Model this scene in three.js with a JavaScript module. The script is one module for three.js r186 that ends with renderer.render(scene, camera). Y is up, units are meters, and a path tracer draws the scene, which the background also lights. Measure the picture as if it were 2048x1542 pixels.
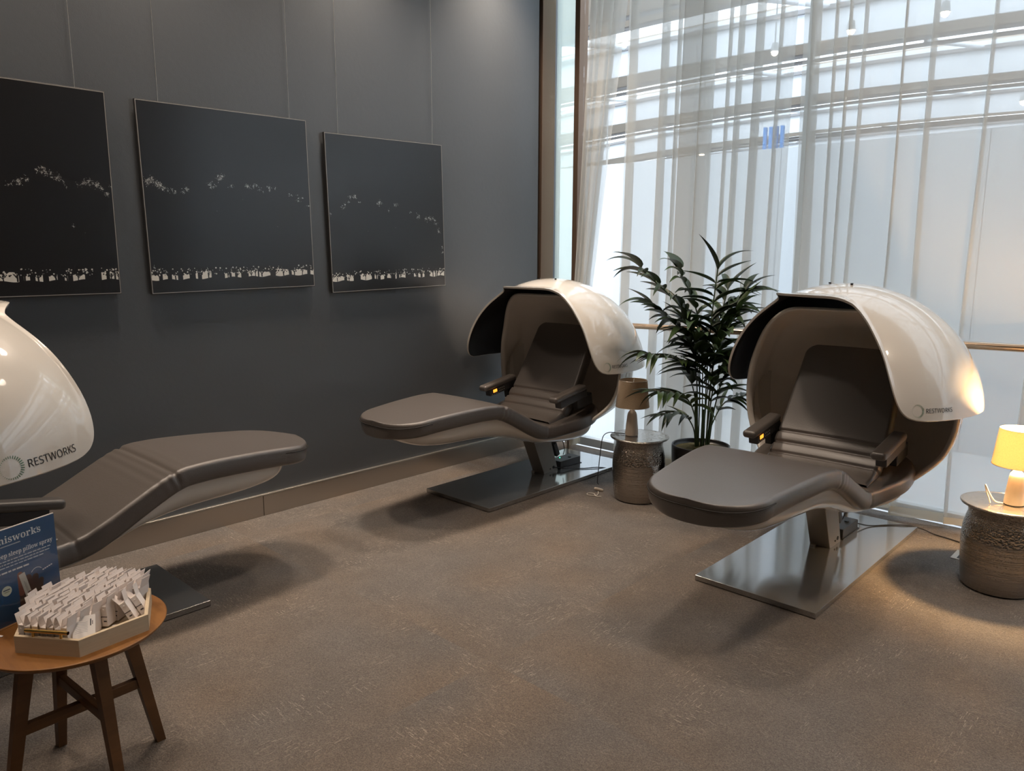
import * as THREE from 'three';
import { RoundedBoxGeometry } from 'three/addons/geometries/RoundedBoxGeometry.js';
import { mergeGeometries } from 'three/addons/utils/BufferGeometryUtils.js';
import { FontLoader } from 'three/addons/loaders/FontLoader.js';
import { RectAreaLightUniformsLib } from 'three/addons/lights/RectAreaLightUniformsLib.js';

// ---------------------------------------------------------------- camera, sky, exposure
const scene = new THREE.Scene();
const camera = new THREE.PerspectiveCamera(2 * Math.atan(771 / 1516.75) * 180 / Math.PI, 2048 / 1542, 0.05, 200);
camera.position.set(0, 1.62, 0);
camera.rotation.order = 'YXZ';
camera.rotation.set(THREE.MathUtils.degToRad(-9.78), THREE.MathUtils.degToRad(43.24), THREE.MathUtils.degToRad(0.155));
const SKY = 3.15;
scene.background = new THREE.Color().setRGB(0.79 * SKY, 0.89 * SKY, 1.0 * SKY);   // even overcast sky above the hall
const renderer = new THREE.WebGLRenderer({ antialias: true });
renderer.toneMapping = THREE.LinearToneMapping;
renderer.toneMappingExposure = 1.33;
renderer.shadowMap.enabled = true;
RectAreaLightUniformsLib.init();
const WARM = new THREE.Color().setRGB(1.0, 0.815, 0.655);
const DOWNLIGHT = 10.5;      // candela of a ceiling downlight
const LAMP = 4.2;          // candela of the lit table lamp

// ---------------------------------------------------------------- helpers
let seed = 20240611;
const rnd = () => { seed = (seed * 1664525 + 1013904223) >>> 0; return seed / 4294967296; };
const rr = (a, b) => a + (b - a) * rnd();
const lerp = THREE.MathUtils.lerp, clamp = THREE.MathUtils.clamp;
const sstep = (a, b, x) => { const t = clamp((x - a) / (b - a), 0, 1); return t * t * (3 - 2 * t); };
const V = (x, y, z) => new THREE.Vector3(x, y, z);
const used = {};
function numbered(n) { const k = used[n] = (used[n] ?? -1) + 1; return k ? n + '_' + String(k).padStart(3, '0') : n; }
function mesh(name, geo, mat, parent) {
  const m = new THREE.Mesh(geo, mat); m.castShadow = m.receiveShadow = true;
  if (parent) { m.name = name; parent.add(m); } else { m.name = numbered(name); scene.add(m); }
  return m;
}
function tag(o, label, category, group, kind) {
  if (label) o.userData.label = label;
  if (category) o.userData.category = category;
  if (group) o.userData.group = group;
  if (kind) o.userData.kind = kind;
  return o;
}
function thing(name, label, category, pos = [0, 0, 0], turn = 0, group) {
  const o = new THREE.Group(); o.name = numbered(name); scene.add(o);
  o.position.set(...pos); o.rotation.y = turn;
  return tag(o, label, category, group);
}
function struct(name, geo, mat, label, parent) {
  const m = mesh(name, geo, mat, parent); if (parent) return m;
  return tag(m, label, name.split('_')[0], null, 'structure');
}
function box(x0, x1, y0, y1, z0, z1) { const g = new THREE.BoxGeometry(x1 - x0, y1 - y0, z1 - z0); g.translate((x0 + x1) / 2, (y0 + y1) / 2, (z0 + z1) / 2); return boxUV(g); }
function rbox(x0, x1, y0, y1, z0, z1, r = 0.004, s = 2) { const g = new RoundedBoxGeometry(x1 - x0, y1 - y0, z1 - z0, s, Math.min(r, (x1 - x0) * .49, (y1 - y0) * .49, (z1 - z0) * .49)); g.translate((x0 + x1) / 2, (y0 + y1) / 2, (z0 + z1) / 2); return g; }
function boxUV(g) {            // uv in metres by the way each face points
  const p = g.attributes.position, n = g.attributes.normal, uv = new Float32Array(p.count * 2);
  for (let i = 0; i < p.count; i++) {
    const ax = Math.abs(n.getX(i)), ay = Math.abs(n.getY(i));
    if (ay > .7) { uv[2 * i] = p.getX(i); uv[2 * i + 1] = p.getZ(i); }
    else if (ax > .7) { uv[2 * i] = p.getZ(i); uv[2 * i + 1] = p.getY(i); }
    else { uv[2 * i] = p.getX(i); uv[2 * i + 1] = p.getY(i); }
  }
  g.setAttribute('uv', new THREE.BufferAttribute(uv, 2)); return g;
}
function grid(nu, nv, fn, wrapV = false, flip = false) {       // fn(u, v) -> [x, y, z]; wrapV joins v = 1 to v = 0
  const cols = wrapV ? nv : nv + 1, pos = [], uv = [], idx = [];
  for (let i = 0; i <= nu; i++) for (let j = 0; j < cols; j++) { pos.push(...fn(i / nu, j / nv)); uv.push(i / nu, j / nv); }
  for (let i = 0; i < nu; i++) for (let j = 0; j < nv; j++) {
    const a = i * cols + j, b = i * cols + (j + 1) % cols, c = a + cols, d = b + cols;
    flip ? idx.push(a, b, c, b, d, c) : idx.push(a, c, b, b, c, d);
  }
  const g = new THREE.BufferGeometry();
  g.setAttribute('position', new THREE.Float32BufferAttribute(pos, 3)); g.setAttribute('uv', new THREE.Float32BufferAttribute(uv, 2));
  g.setIndex(idx); g.computeVertexNormals(); return g;
}
function tube(pts, r, seg = 40, rad = 8, tension = 0.5) { return new THREE.TubeGeometry(new THREE.CatmullRomCurve3(pts.map((p) => V(...p)), false, 'catmullrom', tension), seg, r, rad); }
function rod(a, b, r, rad = 12) { return new THREE.TubeGeometry(new THREE.LineCurve3(V(...a), V(...b)), 1, r, rad); }
function lathe(pts, seg = 48) { return new THREE.LatheGeometry(pts.map((p) => new THREE.Vector2(...p)), seg); }
function table(t) {            // monotone lookup through [x, y] pairs
  return (x) => {
    if (x <= t[0][0]) return t[0][1];
    for (let i = 1; i < t.length; i++) if (x <= t[i][0]) {
      const [x0, y0] = t[i - 1], [x1, y1] = t[i], h = x1 - x0, d = (y1 - y0) / h;
      const s = (k) => { if (k <= 0 || k >= t.length - 1) return 0; const a = (t[k][1] - t[k - 1][1]) / (t[k][0] - t[k - 1][0]), b = (t[k + 1][1] - t[k][1]) / (t[k + 1][0] - t[k][0]); return a * b <= 0 ? 0 : 2 * a * b / (a + b); };
      let m0 = i === 1 ? d : s(i - 1), m1 = i === t.length - 1 ? d : s(i); const q = (x - x0) / h;
      return (2 * q ** 3 - 3 * q * q + 1) * y0 + (q ** 3 - 2 * q * q + q) * h * m0 + (-2 * q ** 3 + 3 * q * q) * y1 + (q ** 3 - q * q) * h * m1;
    }
    return t[t.length - 1][1];
  };
}
// value noise, tiling
function makeNoise(n) { const a = Array.from({ length: n * n }, () => rnd()); return (x, y) => { const xi = Math.floor(x), yi = Math.floor(y), fx = x - xi, fy = y - yi, w = (k) => ((k % n) + n) % n, g = (i, j) => a[w(j) * n + w(i)], sx = fx * fx * (3 - 2 * fx), sy = fy * fy * (3 - 2 * fy); return lerp(lerp(g(xi, yi), g(xi + 1, yi), sx), lerp(g(xi, yi + 1), g(xi + 1, yi + 1), sx), sy); }; }
const N64 = makeNoise(64), N256 = makeNoise(256);
function dataTex(w, h, fn, srgb, repeat) {
  const d = new Uint8Array(w * h * 4);
  for (let y = 0; y < h; y++) for (let x = 0; x < w; x++) { const c = fn(x / w, y / h, x, y), o = (y * w + x) * 4; for (let k = 0; k < 3; k++) d[o + k] = clamp(Math.round((c.length ? c[k] : c) * 255), 0, 255); d[o + 3] = 255; }
  const t = new THREE.DataTexture(d, w, h); t.magFilter = THREE.LinearFilter; t.minFilter = THREE.LinearFilter; t.wrapS = t.wrapT = THREE.RepeatWrapping;
  if (srgb) t.colorSpace = THREE.SRGBColorSpace; if (repeat) t.repeat.set(...repeat); t.needsUpdate = true; return t;
}
function canvasTex(w, h, draw) { const c = document.createElement('canvas'); c.width = w; c.height = h; draw(c.getContext('2d'), w, h); const t = new THREE.CanvasTexture(c); t.colorSpace = THREE.SRGBColorSpace; return t; }
const lin = (r, g, b) => new THREE.Color().setRGB(r, g, b);
const std = (c, rough, o = {}) => new THREE.MeshStandardMaterial({ color: c, roughness: rough, ...o });
const phy = (c, rough, o = {}) => new THREE.MeshPhysicalMaterial({ color: c, roughness: rough, ...o });

// ---------------------------------------------------------------- materials
// carpet: grey-brown loop pile with clusters of pale dashes of yarn; one repeat is 2 m
const dashes = new Float32Array(1024 * 1024);
for (let k = 0; k < 5200; k++) {
  const cx = rnd(), cy = rnd(), dens = N64(cx * 16, cy * 16) * .6 + N64(cx * 8 + 30, cy * 8) * .6;
  if (dens < .62) continue;
  const along = N64(cx * 5 + 7, cy * 5 + 3) > .5, L = 4 + rnd() * 12, s = .25 + .75 * rnd() * sstep(.6, .85, dens);
  for (let i = 0; i < L; i++) { const px = Math.floor(cx * 1024 + (along ? i : 0)), py = Math.floor(cy * 1024 + (along ? 0 : i)); dashes[(py & 1023) * 1024 + (px & 1023)] = s; }
}
const carpetMap = dataTex(1024, 1024, (u, v, x, y) => {
  const f = N256(x / 1.5, y / 1.5) * .55 + rnd() * .45, c = N64(u * 12, v * 12) * .5 + N64(u * 30 + 9, v * 30) * .5, q = .66 + .50 * f + .10 * (c - .5), w = dashes[y * 1024 + x];
  const warm = (N64(u * 7 + 21, v * 7 + 5) - .5) * .03;
  return [(.475 + warm) * q + .26 * w, .435 * q + .25 * w, (.398 - warm) * q + .22 * w];
}, true, [.5, .5]);
const carpetBump = dataTex(1024, 1024, (u, v, x, y) => .35 * N256(x / 2, y / 2) + .35 * rnd() + .3 * dashes[y * 1024 + x], false, [.5, .5]);
const M = {
  carpet: std(lin(.88, .90, .93), .95, { map: carpetMap, bumpMap: carpetBump, bumpScale: .004 }),
  wall: std(lin(.100, .110, .120), .34, { bumpMap: dataTex(256, 256, (u, v, x, y) => .5 * N256(x, y) + .5 * N64(u * 32, v * 32), false, [1.5, 1.5]), bumpScale: .0004 }),
  plaster: std(lin(.24, .22, .20), .8), ceiling: std(lin(.62, .58, .53), .9),
  steel: std(lin(.50, .46, .41), .3, { metalness: 1 }),
  strip: std(lin(.55, .52, .47), .35, { metalness: .9 }),
  bronze: std(lin(.20, .135, .095), .36, { metalness: .6 }),
  railMetal: std(lin(.55, .42, .31), .26, { metalness: 1 }),
  frameWhite: std(lin(.62, .65, .66), .45), dark: std(lin(.012, .012, .012), .6),
  frosted: phy(lin(.93, .985, .95), .6, { transmission: .85, thickness: 0, side: THREE.DoubleSide }),
  pane: phy(lin(.975, .985, .985), .0, { transmission: 1, thickness: 0, specularIntensity: .8, side: THREE.DoubleSide }),
  shell: phy(lin(.70, .66, .60), .26, { clearcoat: 1, clearcoatRoughness: .03 }),
  bowlIn: phy(lin(.80, .74, .67), .42, { clearcoat: .25, clearcoatRoughness: .3 }),
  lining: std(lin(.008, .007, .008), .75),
  leather: phy(lin(.086, .074, .066), .42, { clearcoat: .8, clearcoatRoughness: .38, specularIntensity: 1.0, sheen: .15, sheenColor: lin(.3, .27, .25), sheenRoughness: .4, bumpMap: dataTex(256, 256, (u, v, x, y) => .6 * N256(x / 3, y / 3) + .4 * N256(x, y), false, [6, 6]), bumpScale: .0005 }),
  seam: std(lin(.010, .008, .007), .6),
  plate: std(lin(.42, .415, .405), .12, { metalness: .8 }),
  plateEdge: std(lin(.09, .08, .07), .4, { metalness: .3 }),
  stem: std(lin(.22, .20, .18), .38, { metalness: .25 }),
  blackPlastic: std(lin(.014, .014, .015), .45), greyPlastic: std(lin(.035, .035, .038), .5),
  ink: std(lin(.012, .012, .014), .5), inkGreen: std(lin(.07, .19, .10), .5),
  ceramic: phy(lin(.62, .54, .45), .45, { clearcoat: .2, clearcoatRoughness: .4 }),
  cord: std(lin(.012, .012, .012), .6), whiteCord: std(lin(.6, .55, .48), .6),
  potDark: std(lin(.018, .018, .019), .35), moss: std(lin(.085, .075, .03), 1),
  stemGreen: std(lin(.05, .085, .03), .6),
  brass: std(lin(.80, .53, .17), .25, { metalness: 1 }), paleWood: null, oak: null, paper: std(lin(.80, .74, .71), .8), paperInk: std(lin(.06, .05, .05), .7),
};
const leafColours = [[.022, .045, .012], [.030, .062, .015], [.016, .034, .011], [.045, .085, .02]];
M.leaves = leafColours.map((c) => std(lin(...c), .42, { side: THREE.DoubleSide }));
const grain = (dark, light, ringy) => dataTex(512, 512, (u, v) => {
  const w = N64(u * 3, v * 40) * .5 + N64(u * 6 + 9, v * 110) * .3 + N256(u * 20, v * 256) * .2, r = .5 + .5 * Math.sin((v * 26 + N64(u * 2, v * 6) * 5) * ringy), q = clamp(.65 * w + .35 * r, 0, 1);
  return [0, 1, 2].map((k) => lerp(dark[k], light[k], q));
}, true);
M.oak = std(lin(1, 1, 1), .42, { map: grain([.43, .27, .11], [.60, .41, .20], 1) }); M.oak.map.repeat.set(1.6, 1.6);
M.oakLeg = std(lin(1, 1, 1), .48, { map: grain([.33, .21, .10], [.47, .31, .165], 1) }); M.oakLeg.map.repeat.set(1.2, 1.2);
M.paleWood = std(lin(1, 1, 1), .6, { map: grain([.74, .66, .55], [.86, .79, .68], .6) }); M.paleWood.map.repeat.set(2, 2);
const linen = dataTex(256, 256, (u, v, x, y) => { const q = .80 + .2 * (N256(x * .35, y * 1.3) * .5 + N256(x * 1.3 + 50, y * .35) * .5); return [.83 * q, .74 * q, .62 * q]; }, true, [3, 1]);
M.linen = phy(lin(1, 1, 1), 1, { map: linen, transmission: .5, thickness: 0, side: THREE.DoubleSide });
M.sheer = phy(lin(.72, .70, .65), 1, { transmission: .42, thickness: 0, transparent: true, opacity: .56, side: THREE.DoubleSide, specularIntensity: .2 });
M.hem = phy(lin(.72, .66, .54), 1, { transmission: .35, thickness: 0, transparent: true, opacity: .9, side: THREE.DoubleSide, specularIntensity: .2 });
// hammered metal: dimples in the upper band, turned rings below
const dimple = (() => { const p = []; for (let k = 0; k < 5200; k++) p.push([rnd(), .52 + rnd() * .48]); const g = {}; p.forEach((q) => { const k = Math.floor(q[0] * 40) + ',' + Math.floor(q[1] * 40); (g[k] ??= []).push(q); });
  return (u, v) => { let d = 9; const i = Math.floor(u * 40), j = Math.floor(v * 40); for (let a = -1; a < 2; a++) for (let b = -1; b < 2; b++) for (const q of g[((i + a + 40) % 40) + ',' + (j + b)] ?? []) { let dx = Math.abs(q[0] - u); dx = Math.min(dx, 1 - dx); d = Math.min(d, Math.hypot(dx * 1.6, q[1] - v)); } return clamp(d / .015, 0, 1); }; })();
const drumBump = dataTex(1024, 512, (u, v, x, y) => { const up = sstep(.50, .54, v); return lerp(.45 + .3 * N256(3, y * .9) + .2 * N256(x * .25, y * 1.2), dimple(u, v), up); });
M.drum = std(lin(.42, .38, .34), .15, { metalness: 1, bumpMap: drumBump, bumpScale: .0035 });
M.drumTop = std(lin(.56, .53, .49), .24, { metalness: 1, bumpMap: dataTex(256, 256, (u, v, x, y) => N256(x * .16, y * .16), false, [1, 1]), bumpScale: .002 });
M.hoarding = std(lin(.55, .57, .59), .8); M.roofTan = std(lin(.52, .44, .36), .9); M.roofPanel = std(lin(.80, .84, .88), .7); M.hallFloor = std(lin(.5, .5, .5), .6);
M.pipe = std(lin(.28, .27, .27), .6);

// ---------------------------------------------------------------- the room
const WX = -4.266, WZ = -5.06, XR = 2.6, ZB = 2.6, CEIL = 4.2;
{ const g = box(WX, XR, -.1, 0, WZ + .02, ZB); struct('floor', g, M.carpet, 'grey brown loop pile carpet with pale flecks'); }
struct('wall_left', box(WX - .2, WX, 0, CEIL, -4.842, ZB), M.wall, 'dark slate grey painted wall with tree pictures');
struct('wall_back', box(WX - .2, XR + .2, 0, CEIL, ZB, ZB + .2), M.plaster, 'plain beige wall behind the viewpoint');
struct('wall_right', box(XR, XR + .2, 0, CEIL, WZ, ZB), M.plaster, 'plain beige side wall');
struct('ceiling', box(WX - .4, XR + .2, CEIL, CEIL + .2, WZ - .2, ZB + .2), M.ceiling, 'pale ceiling above the nap pods');
struct('wall_corner', box(WX - .4, WX - .06, 0, CEIL, -5.2, -4.842), M.wall, 'slate grey return wall behind the bronze jamb');
tag(struct('trim_1', rbox(WX - .05, WX, 0, CEIL, -5.05, -4.888, .003), M.bronze, 'tall bronze jamb closing the slate wall'), null, 'trim');
// steel skirting in lengths with a thin strip on top
{
  const b = thing('baseboard_left', 'brushed steel skirting along the slate wall', 'baseboard'); b.userData.kind = 'structure';
  for (const [z0, z1] of [[-4.84, -2.2565], [-2.2535, .75], [.753, 2.58]]) mesh('panel', rbox(WX, WX + .012, 0, .128, z0, z1, .002), M.steel, b);
  for (const [z0, z1] of [[-4.84, -2.4015], [-2.3995, .75], [.752, 2.58]]) mesh('top_strip', rbox(WX, WX + .02, .131, .142, z0, z1, .002), M.strip, b);
}
// glazing of the window wall
{
  const w = thing('window_1', 'full height glazed wall behind sheer curtains', 'window'); w.userData.kind = 'structure';
  const zf = -5.12;
  mesh('frosted_panel', box(-4.30, -4.075, 0, CEIL, zf, zf + .012), M.frosted, w);
  mesh('bronze_post', rbox(-4.075, -4.025, 0, CEIL, zf - .05, zf + .06, .004), M.bronze, w);
  mesh('bottom_rail', rbox(-4.025, XR, .0, .07, zf - .04, zf + .05, .004), M.frameWhite, w);
  mesh('top_rail', rbox(-4.025, XR, CEIL - .1, CEIL, zf - .04, zf + .05, .004), M.frameWhite, w);
  const xs = [-4.025, -3.86, -2.17, -.45, 1.2, XR];
  for (let i = 0; i < 5; i++) mesh('pane', box(xs[i] + .002, xs[i + 1] - .002, .07, CEIL - .1, zf - .006, zf + .006), M.pane, w);
  for (let i = 2; i < 5; i++) mesh('mullion', rbox(xs[i] - .02, xs[i] + .02, .07, CEIL - .1, zf - .04, zf - .008, .003), M.frameWhite, w);
}
// ceiling downlights
const glow = std(lin(.9, .9, .9), .5, { emissive: WARM, emissiveIntensity: 6 });
[[-3.96, -4.25, 2.3], [-3.96, -3.0, 2.0], [-3.96, -1.75, 1.8], [-3.96, -.5, 1.8], [-2.2, -3.2, 1.3], [-.6, -3.0, 1.3], [.9, -3.2, 1.2], [-2.0, -.6, .9], [.9, -.4, .8], [-1.2, 1.2, .6]].forEach(([x, z, k]) => {
  const t = thing('ceiling_downlight', x < -3 ? 'round recessed warm downlight in the ceiling row along slate wall' : 'round recessed warm downlight in the open middle of the ceiling', 'downlight', [x, CEIL, z], 0, x < -3 ? 'wall row downlights' : 'middle downlights');
  mesh('bezel', lathe([[.055, -.001], [.075, -.001], [.078, -.006], [.074, -.012], [.056, -.010], [.055, -.001]], 32), M.frameWhite, t);
  mesh('light_disc', new THREE.CylinderGeometry(.055, .055, .004, 32).translate(0, -.006, 0), glow, t);
  const l = new THREE.SpotLight(WARM, DOWNLIGHT * k, 0, .84, 1, 2); l.position.set(0, -.02, 0); l.target.position.set(0, -3, 0); l.castShadow = true; l.shadow.radius = 10; t.add(l, l.target);
});

// ---------------------------------------------------------------- the hall outside
{
  struct('floor_hall', box(-40, 25, -.3, -.1, -45, WZ + .02), M.hallFloor, 'pale floor of the hall outside the glazing');
  const h = thing('hoarding', 'long white site hoarding in the hall outside the window', 'hoarding');
  for (let i = 0; i < 13; i++) mesh('panel', rbox(-16 + i * 1.8, -14.203 + i * 1.8, -.1, 2.67, -7.56, -7.5, .003), M.hoarding, h);
  const roof = thing('roof_hall', 'arched saw-tooth roof of the hall with strips of skylight', 'roof'); roof.userData.kind = 'structure';
  const yr = (x) => 6.35 - .0032 * (x + 10) ** 2;
  const sheet = (z0, z1, dy, th) => grid(40, 1, (u, v) => { const x = lerp(-38, 14, u); return [x, yr(x) + dy, lerp(z0, z1, v)]; });
  const slab = (z0, z1, y0, y1) => {     // curved slab with thickness
    const g = [], N = 32;
    const f = (x, a, z) => [x, yr(x) + a, z], X = (u) => lerp(-38, 14, u);
    g.push(grid(N, 1, (u, v) => f(X(u), y0, lerp(z0, z1, v)))); g.push(grid(N, 1, (u, v) => f(X(u), y1, lerp(z1, z0, v))));
    g.push(grid(N, 1, (u, v) => f(X(u), lerp(y1, y0, v), z0))); g.push(grid(N, 1, (u, v) => f(X(u), lerp(y0, y1, v), z1)));
    return mergeGeometries(g);
  };
  const zs = [-8.7, -10.2, -15.3, -20.3, -26, -32, -39];
  for (let k = 1; k < zs.length; k++) {
    mesh('roof_slab', slab(zs[k - 1] - .06, Math.min(zs[k - 1] - .2, zs[k] + 1.25), 0, .15), M.roofTan, roof);
    mesh('roof_panel', slab(zs[k], zs[k] - .05, -.62, .1), M.roofPanel, roof);
    mesh('gutter', slab(zs[k] + .1, zs[k] + .02, -.1, -.02), M.pipe, roof);
    for (const d of [1.9, 2.5]) mesh('conduit', grid(32, 8, (u, v) => { const x = lerp(-38, 14, u), a = v * 6.2832; return [x, yr(x) - .25 + .045 * Math.sin(a), zs[k] + d + .045 * Math.cos(a)]; }, true), M.pipe, roof);
    for (let i = 0; i < 9; i++) { const x = -30 + i * 4.6 + (k % 2) * 1.5; mesh('brace', rod([x, yr(x) - .03, zs[k] + 1.3], [x + .9, yr(x + .9) - .03, zs[k] - .02], .06, 6), M.roofPanel, roof); }
  }
  // spotlights hanging in the hall
  const spot = std(lin(.9, .9, .9), .5, { emissive: lin(1, .82, .58), emissiveIntensity: 30 });
  [[-6.12, 5.0, -13], [-4.72, 5.0, -12.6], [-3.42, 5.0, -12.6], [-11.5, 3.35, -15.6], [-8.9, 3.8, -15.6], [-2.9, 4.15, -15.6]].forEach(([x, y, z]) => {
    const t = thing('hall_spotlight', 'small glaring spotlight under the hall roof seen through curtain', 'spotlight', [x, y, z], 0, 'hall spotlights');
    mesh('lamp_head', new THREE.CylinderGeometry(.05, .07, .14, 12).translate(0, .1, 0), M.frameWhite, t);
    mesh('light_lens', new THREE.SphereGeometry(.055, 12, 8).translate(0, .02, 0), spot, t);
    mesh('drop_rod', rod([0, .16, 0], [0, yr(x) - y, 0], .012, 6), M.frameWhite, t);
  });
  const bl = thing('blue_louvre', 'bright blue upright louvre blades showing above the hoarding', 'louvre', [-5.5, 0, -11.5]);
  const blue = std(lin(.02, .20, .55), .5);
  for (let i = 0; i < 4; i++) mesh('blade', rbox(i * .09, i * .09 + .05, -.1, 3.55, 0, .05, .004), blue, bl);
}

// ---------------------------------------------------------------- sheer curtains
const CY0 = .035, CY1 = 4.12;
function curtainPath(x0, x1, folds) {          // points of the sheet seen from above; each fold turns back on itself
  const z0 = -4.985, p = [[x0, z0]];
  let last = x0;
  for (const [a, b] of folds) {
    if (a - last > .1) p.push([lerp(last, a, .35), z0 + .022], [lerp(last, a, .7), z0 + .004]);
    p.push([a, z0 - .008], [b - .006, z0 - .004], [b, z0 + .008], [b - .008, z0 + .02], [a + .008, z0 + .026], [a, z0 + .038], [a + .009, z0 + .05], [b + .004, z0 + .046]);
    last = b + .004;
  }
  if (x1 - last > .06) p.push([lerp(last, x1, .4), z0 + .016], [lerp(last, x1, .75), z0 + .006]);
  p.push([x1, z0 + .01]);
  return new THREE.CatmullRomCurve3(p.map(([x, z]) => V(x, 0, z)), false, 'catmullrom', .35);
}
function curtain(label, x0, x1, folds, shape) {
  const path = curtainPath(x0, x1, folds), n = 40 + folds.length * 26;
  const pts = path.getPoints(n);
  const t = thing('sheer_curtain', label, 'curtain');
  const at = (k, y) => { const q = pts[k], s = shape(q.x, y), fl = 1 + .35 * sstep(2.5, 0, y); return [s, y, -4.985 + (q.z + 4.985) * fl]; };
  mesh('sheet', grid(n, 26, (u, v) => { const k = Math.round(u * n), y = lerp(CY0 + .05, CY1, v); return at(k, y); }), M.sheer, t);
  mesh('hem', grid(n, 1, (u, v) => { const k = Math.round(u * n), dy = .012 * Math.sin(k * .11) + .004 * Math.sin(k * .37); return at(k, lerp(CY0 + dy, CY0 + .05, v)); }), M.hem, t);
  mesh('heading_tape', grid(n, 1, (u, v) => at(Math.round(u * n), lerp(CY1, CY1 + .06, v))), M.hem, t);
}
curtain('narrow sheer curtain gathered beside the frosted corner glazing', -3.85, -3.49, [[-3.83, -3.80], [-3.765, -3.735], [-3.70, -3.63], [-3.6, -3.575]],
  (x, y) => { const u = (x + 3.85) / .36, w = Math.max(.13, .166 + (y - 1.33) * .083), l = -3.952 + (y - 1.33) * .047; return l + u * w; });
curtain('sheer curtain with many folds hanging behind the potted palm', -3.50, -2.20, [[-3.455, -3.405], [-3.18, -3.135], [-3.05, -3.035], [-3.0, -2.87], [-2.855, -2.765], [-2.655, -2.642], [-2.585, -2.555], [-2.46, -2.415], [-2.30, -2.285]],
  (x, y) => x - .03 * (3.4 - y) / 3.4 * sstep(-3.6, -2.2, x) - .025 * (3.3 - y) / 2 * sstep(-2.2, -3.6, x));
curtain('wide flatter sheer curtain hanging behind the lit table lamp', -2.165, 2.4, [[-2.10, -2.05], [-1.955, -1.945], [-1.87, -1.862], [-1.78, -1.765], [-1.55, -1.545], [-1.40, -1.375], [-1.10, -1.085], [-.78, -.76], [-.5, -.47], [-.2, -.17], [.15, .19], [.5, .53], [.9, .94], [1.3, 1.33], [1.7, 1.74], [2.05, 2.08]],
  (x, y) => x + .035 * (3.3 - y) / 2 * sstep(-1.6, -2.2, x) + .02 * Math.sin(y * 1.3 + x * 9) * sstep(3.3, 0, y) * sstep(-2.1, -1.8, x));
{
  const t = thing('curtain_track', 'white ceiling track carrying the sheer curtains', 'track');
  mesh('track_profile', rbox(-4.0, XR - .02, CY1 + .062, CEIL - .001, -5.01, -4.93, .004), M.frameWhite, t);
}
{
  const t = thing('handrail', 'long bronze tube handrail in front of the sheer curtains', 'handrail');
  const y = (x) => 1.086 + (x + 3.44) * .01685;
  mesh('rail_tube', rod([-3.95, y(-3.95), -4.84], [2.3, y(2.3), -4.84], .0215, 20), M.railMetal, t);
  for (const x of [-3.9, -1.62, .5, 2.2]) { mesh('post', rod([x, 0, -4.84], [x, y(x) - .015, -4.84], .014), M.railMetal, t); mesh('foot_flange', lathe([[0, .008], [.035, .008], [.038, .004], [.038, 0]], 24).translate(x, 0, -4.84), M.railMetal, t); }
}

// ---------------------------------------------------------------- pictures on wires
// one print over three boards: pale crowns of a row of trees along a wavy line and a pale strip of light between the trunks
function treePrint(crown, ends) {
  return canvasTex(1024, 1024, (c, w, h) => {
    c.fillStyle = '#17171a'; c.fillRect(0, 0, w, h);
    const S = (v) => v * w;
    // strip of light between the trunks
    for (let x = ends[0] * w; x < ends[1] * w; x += 3) {
      const n = N64(x * .021 + ends[2], 4), m = N64(x * .09 + ends[2] * 3, 9), trunk = N64(x * .055 + ends[2] * 2, 21);
      const top = .892 + .018 * (1 - n) - .012 * m, bot = .928 + .004 * Math.sin(x * .05);
      if (trunk < .36) continue;
      c.fillStyle = '#e8e6de'; c.fillRect(x, S(top), 3.2, S(bot - top));
    }
    c.strokeStyle = '#17171a';
    for (let x = ends[0] * w; x < ends[1] * w; x += 26 + 34 * rnd()) {       // trunks and forked boughs
      const b = S(.93), hgt = 26 + 26 * rnd(); c.lineWidth = 4 + 5 * rnd();
      c.beginPath(); c.moveTo(x, b); c.lineTo(x + rr(-4, 4), b - hgt); c.stroke();
      c.lineWidth = 2.5; for (let k = 0; k < 4; k++) { c.beginPath(); c.moveTo(x, b - hgt * rr(.3, .6)); c.lineTo(x + rr(-22, 22), b - hgt * rr(.8, 1.2)); c.stroke(); }
    }
    for (let k = 0; k < 420; k++) { const x = rr(ends[0], ends[1]) * w; c.fillStyle = rnd() < .7 ? '#17171a' : '#d8d6ce'; const y = S(rr(.868, .905)), r = rr(1, 5); c.beginPath(); c.arc(x, y, r, 0, 7); c.fill(); }
    // leafy crown edges
    for (const [x0, y0, x1, y1, n, a] of crown) {
      const sprays = Array.from({ length: Math.max(2, Math.round(n / 9)) }, () => { const t = rnd(); return [lerp(x0, x1, t), lerp(y0, y1, t) + rr(-.35, .35) * a, rr(.004, .013)]; });
      for (let k = 0; k < n * 1.3; k++) {
        const [sx, sy, sr] = sprays[Math.floor(rnd() * sprays.length)], q = rnd() * rnd(), an = rr(0, 6.28), x = S(sx + Math.cos(an) * sr * q * 2.2), y = S(sy + Math.sin(an) * sr * q * 2.6), g = Math.floor(rr(110, 235));
        c.fillStyle = `rgb(${g},${g},${g - 4})`; c.save(); c.translate(x, y); c.rotate(an + rr(-.6, .6)); c.fillRect(-rr(1, 4), -rr(.5, 1.2), rr(2, 8), rr(1, 2.4)); c.restore();
      }
    }
    c.strokeStyle = '#a9a6a0'; c.lineWidth = 5; c.strokeRect(1, 1, w - 2, h - 2); c.fillStyle = '#c8c6c0'; for (let k = 0; k < 4; k++) c.fillRect(rr(.1, .95) * w, rr(.2, .8) * h, 2, 2);
  });
}
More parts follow.
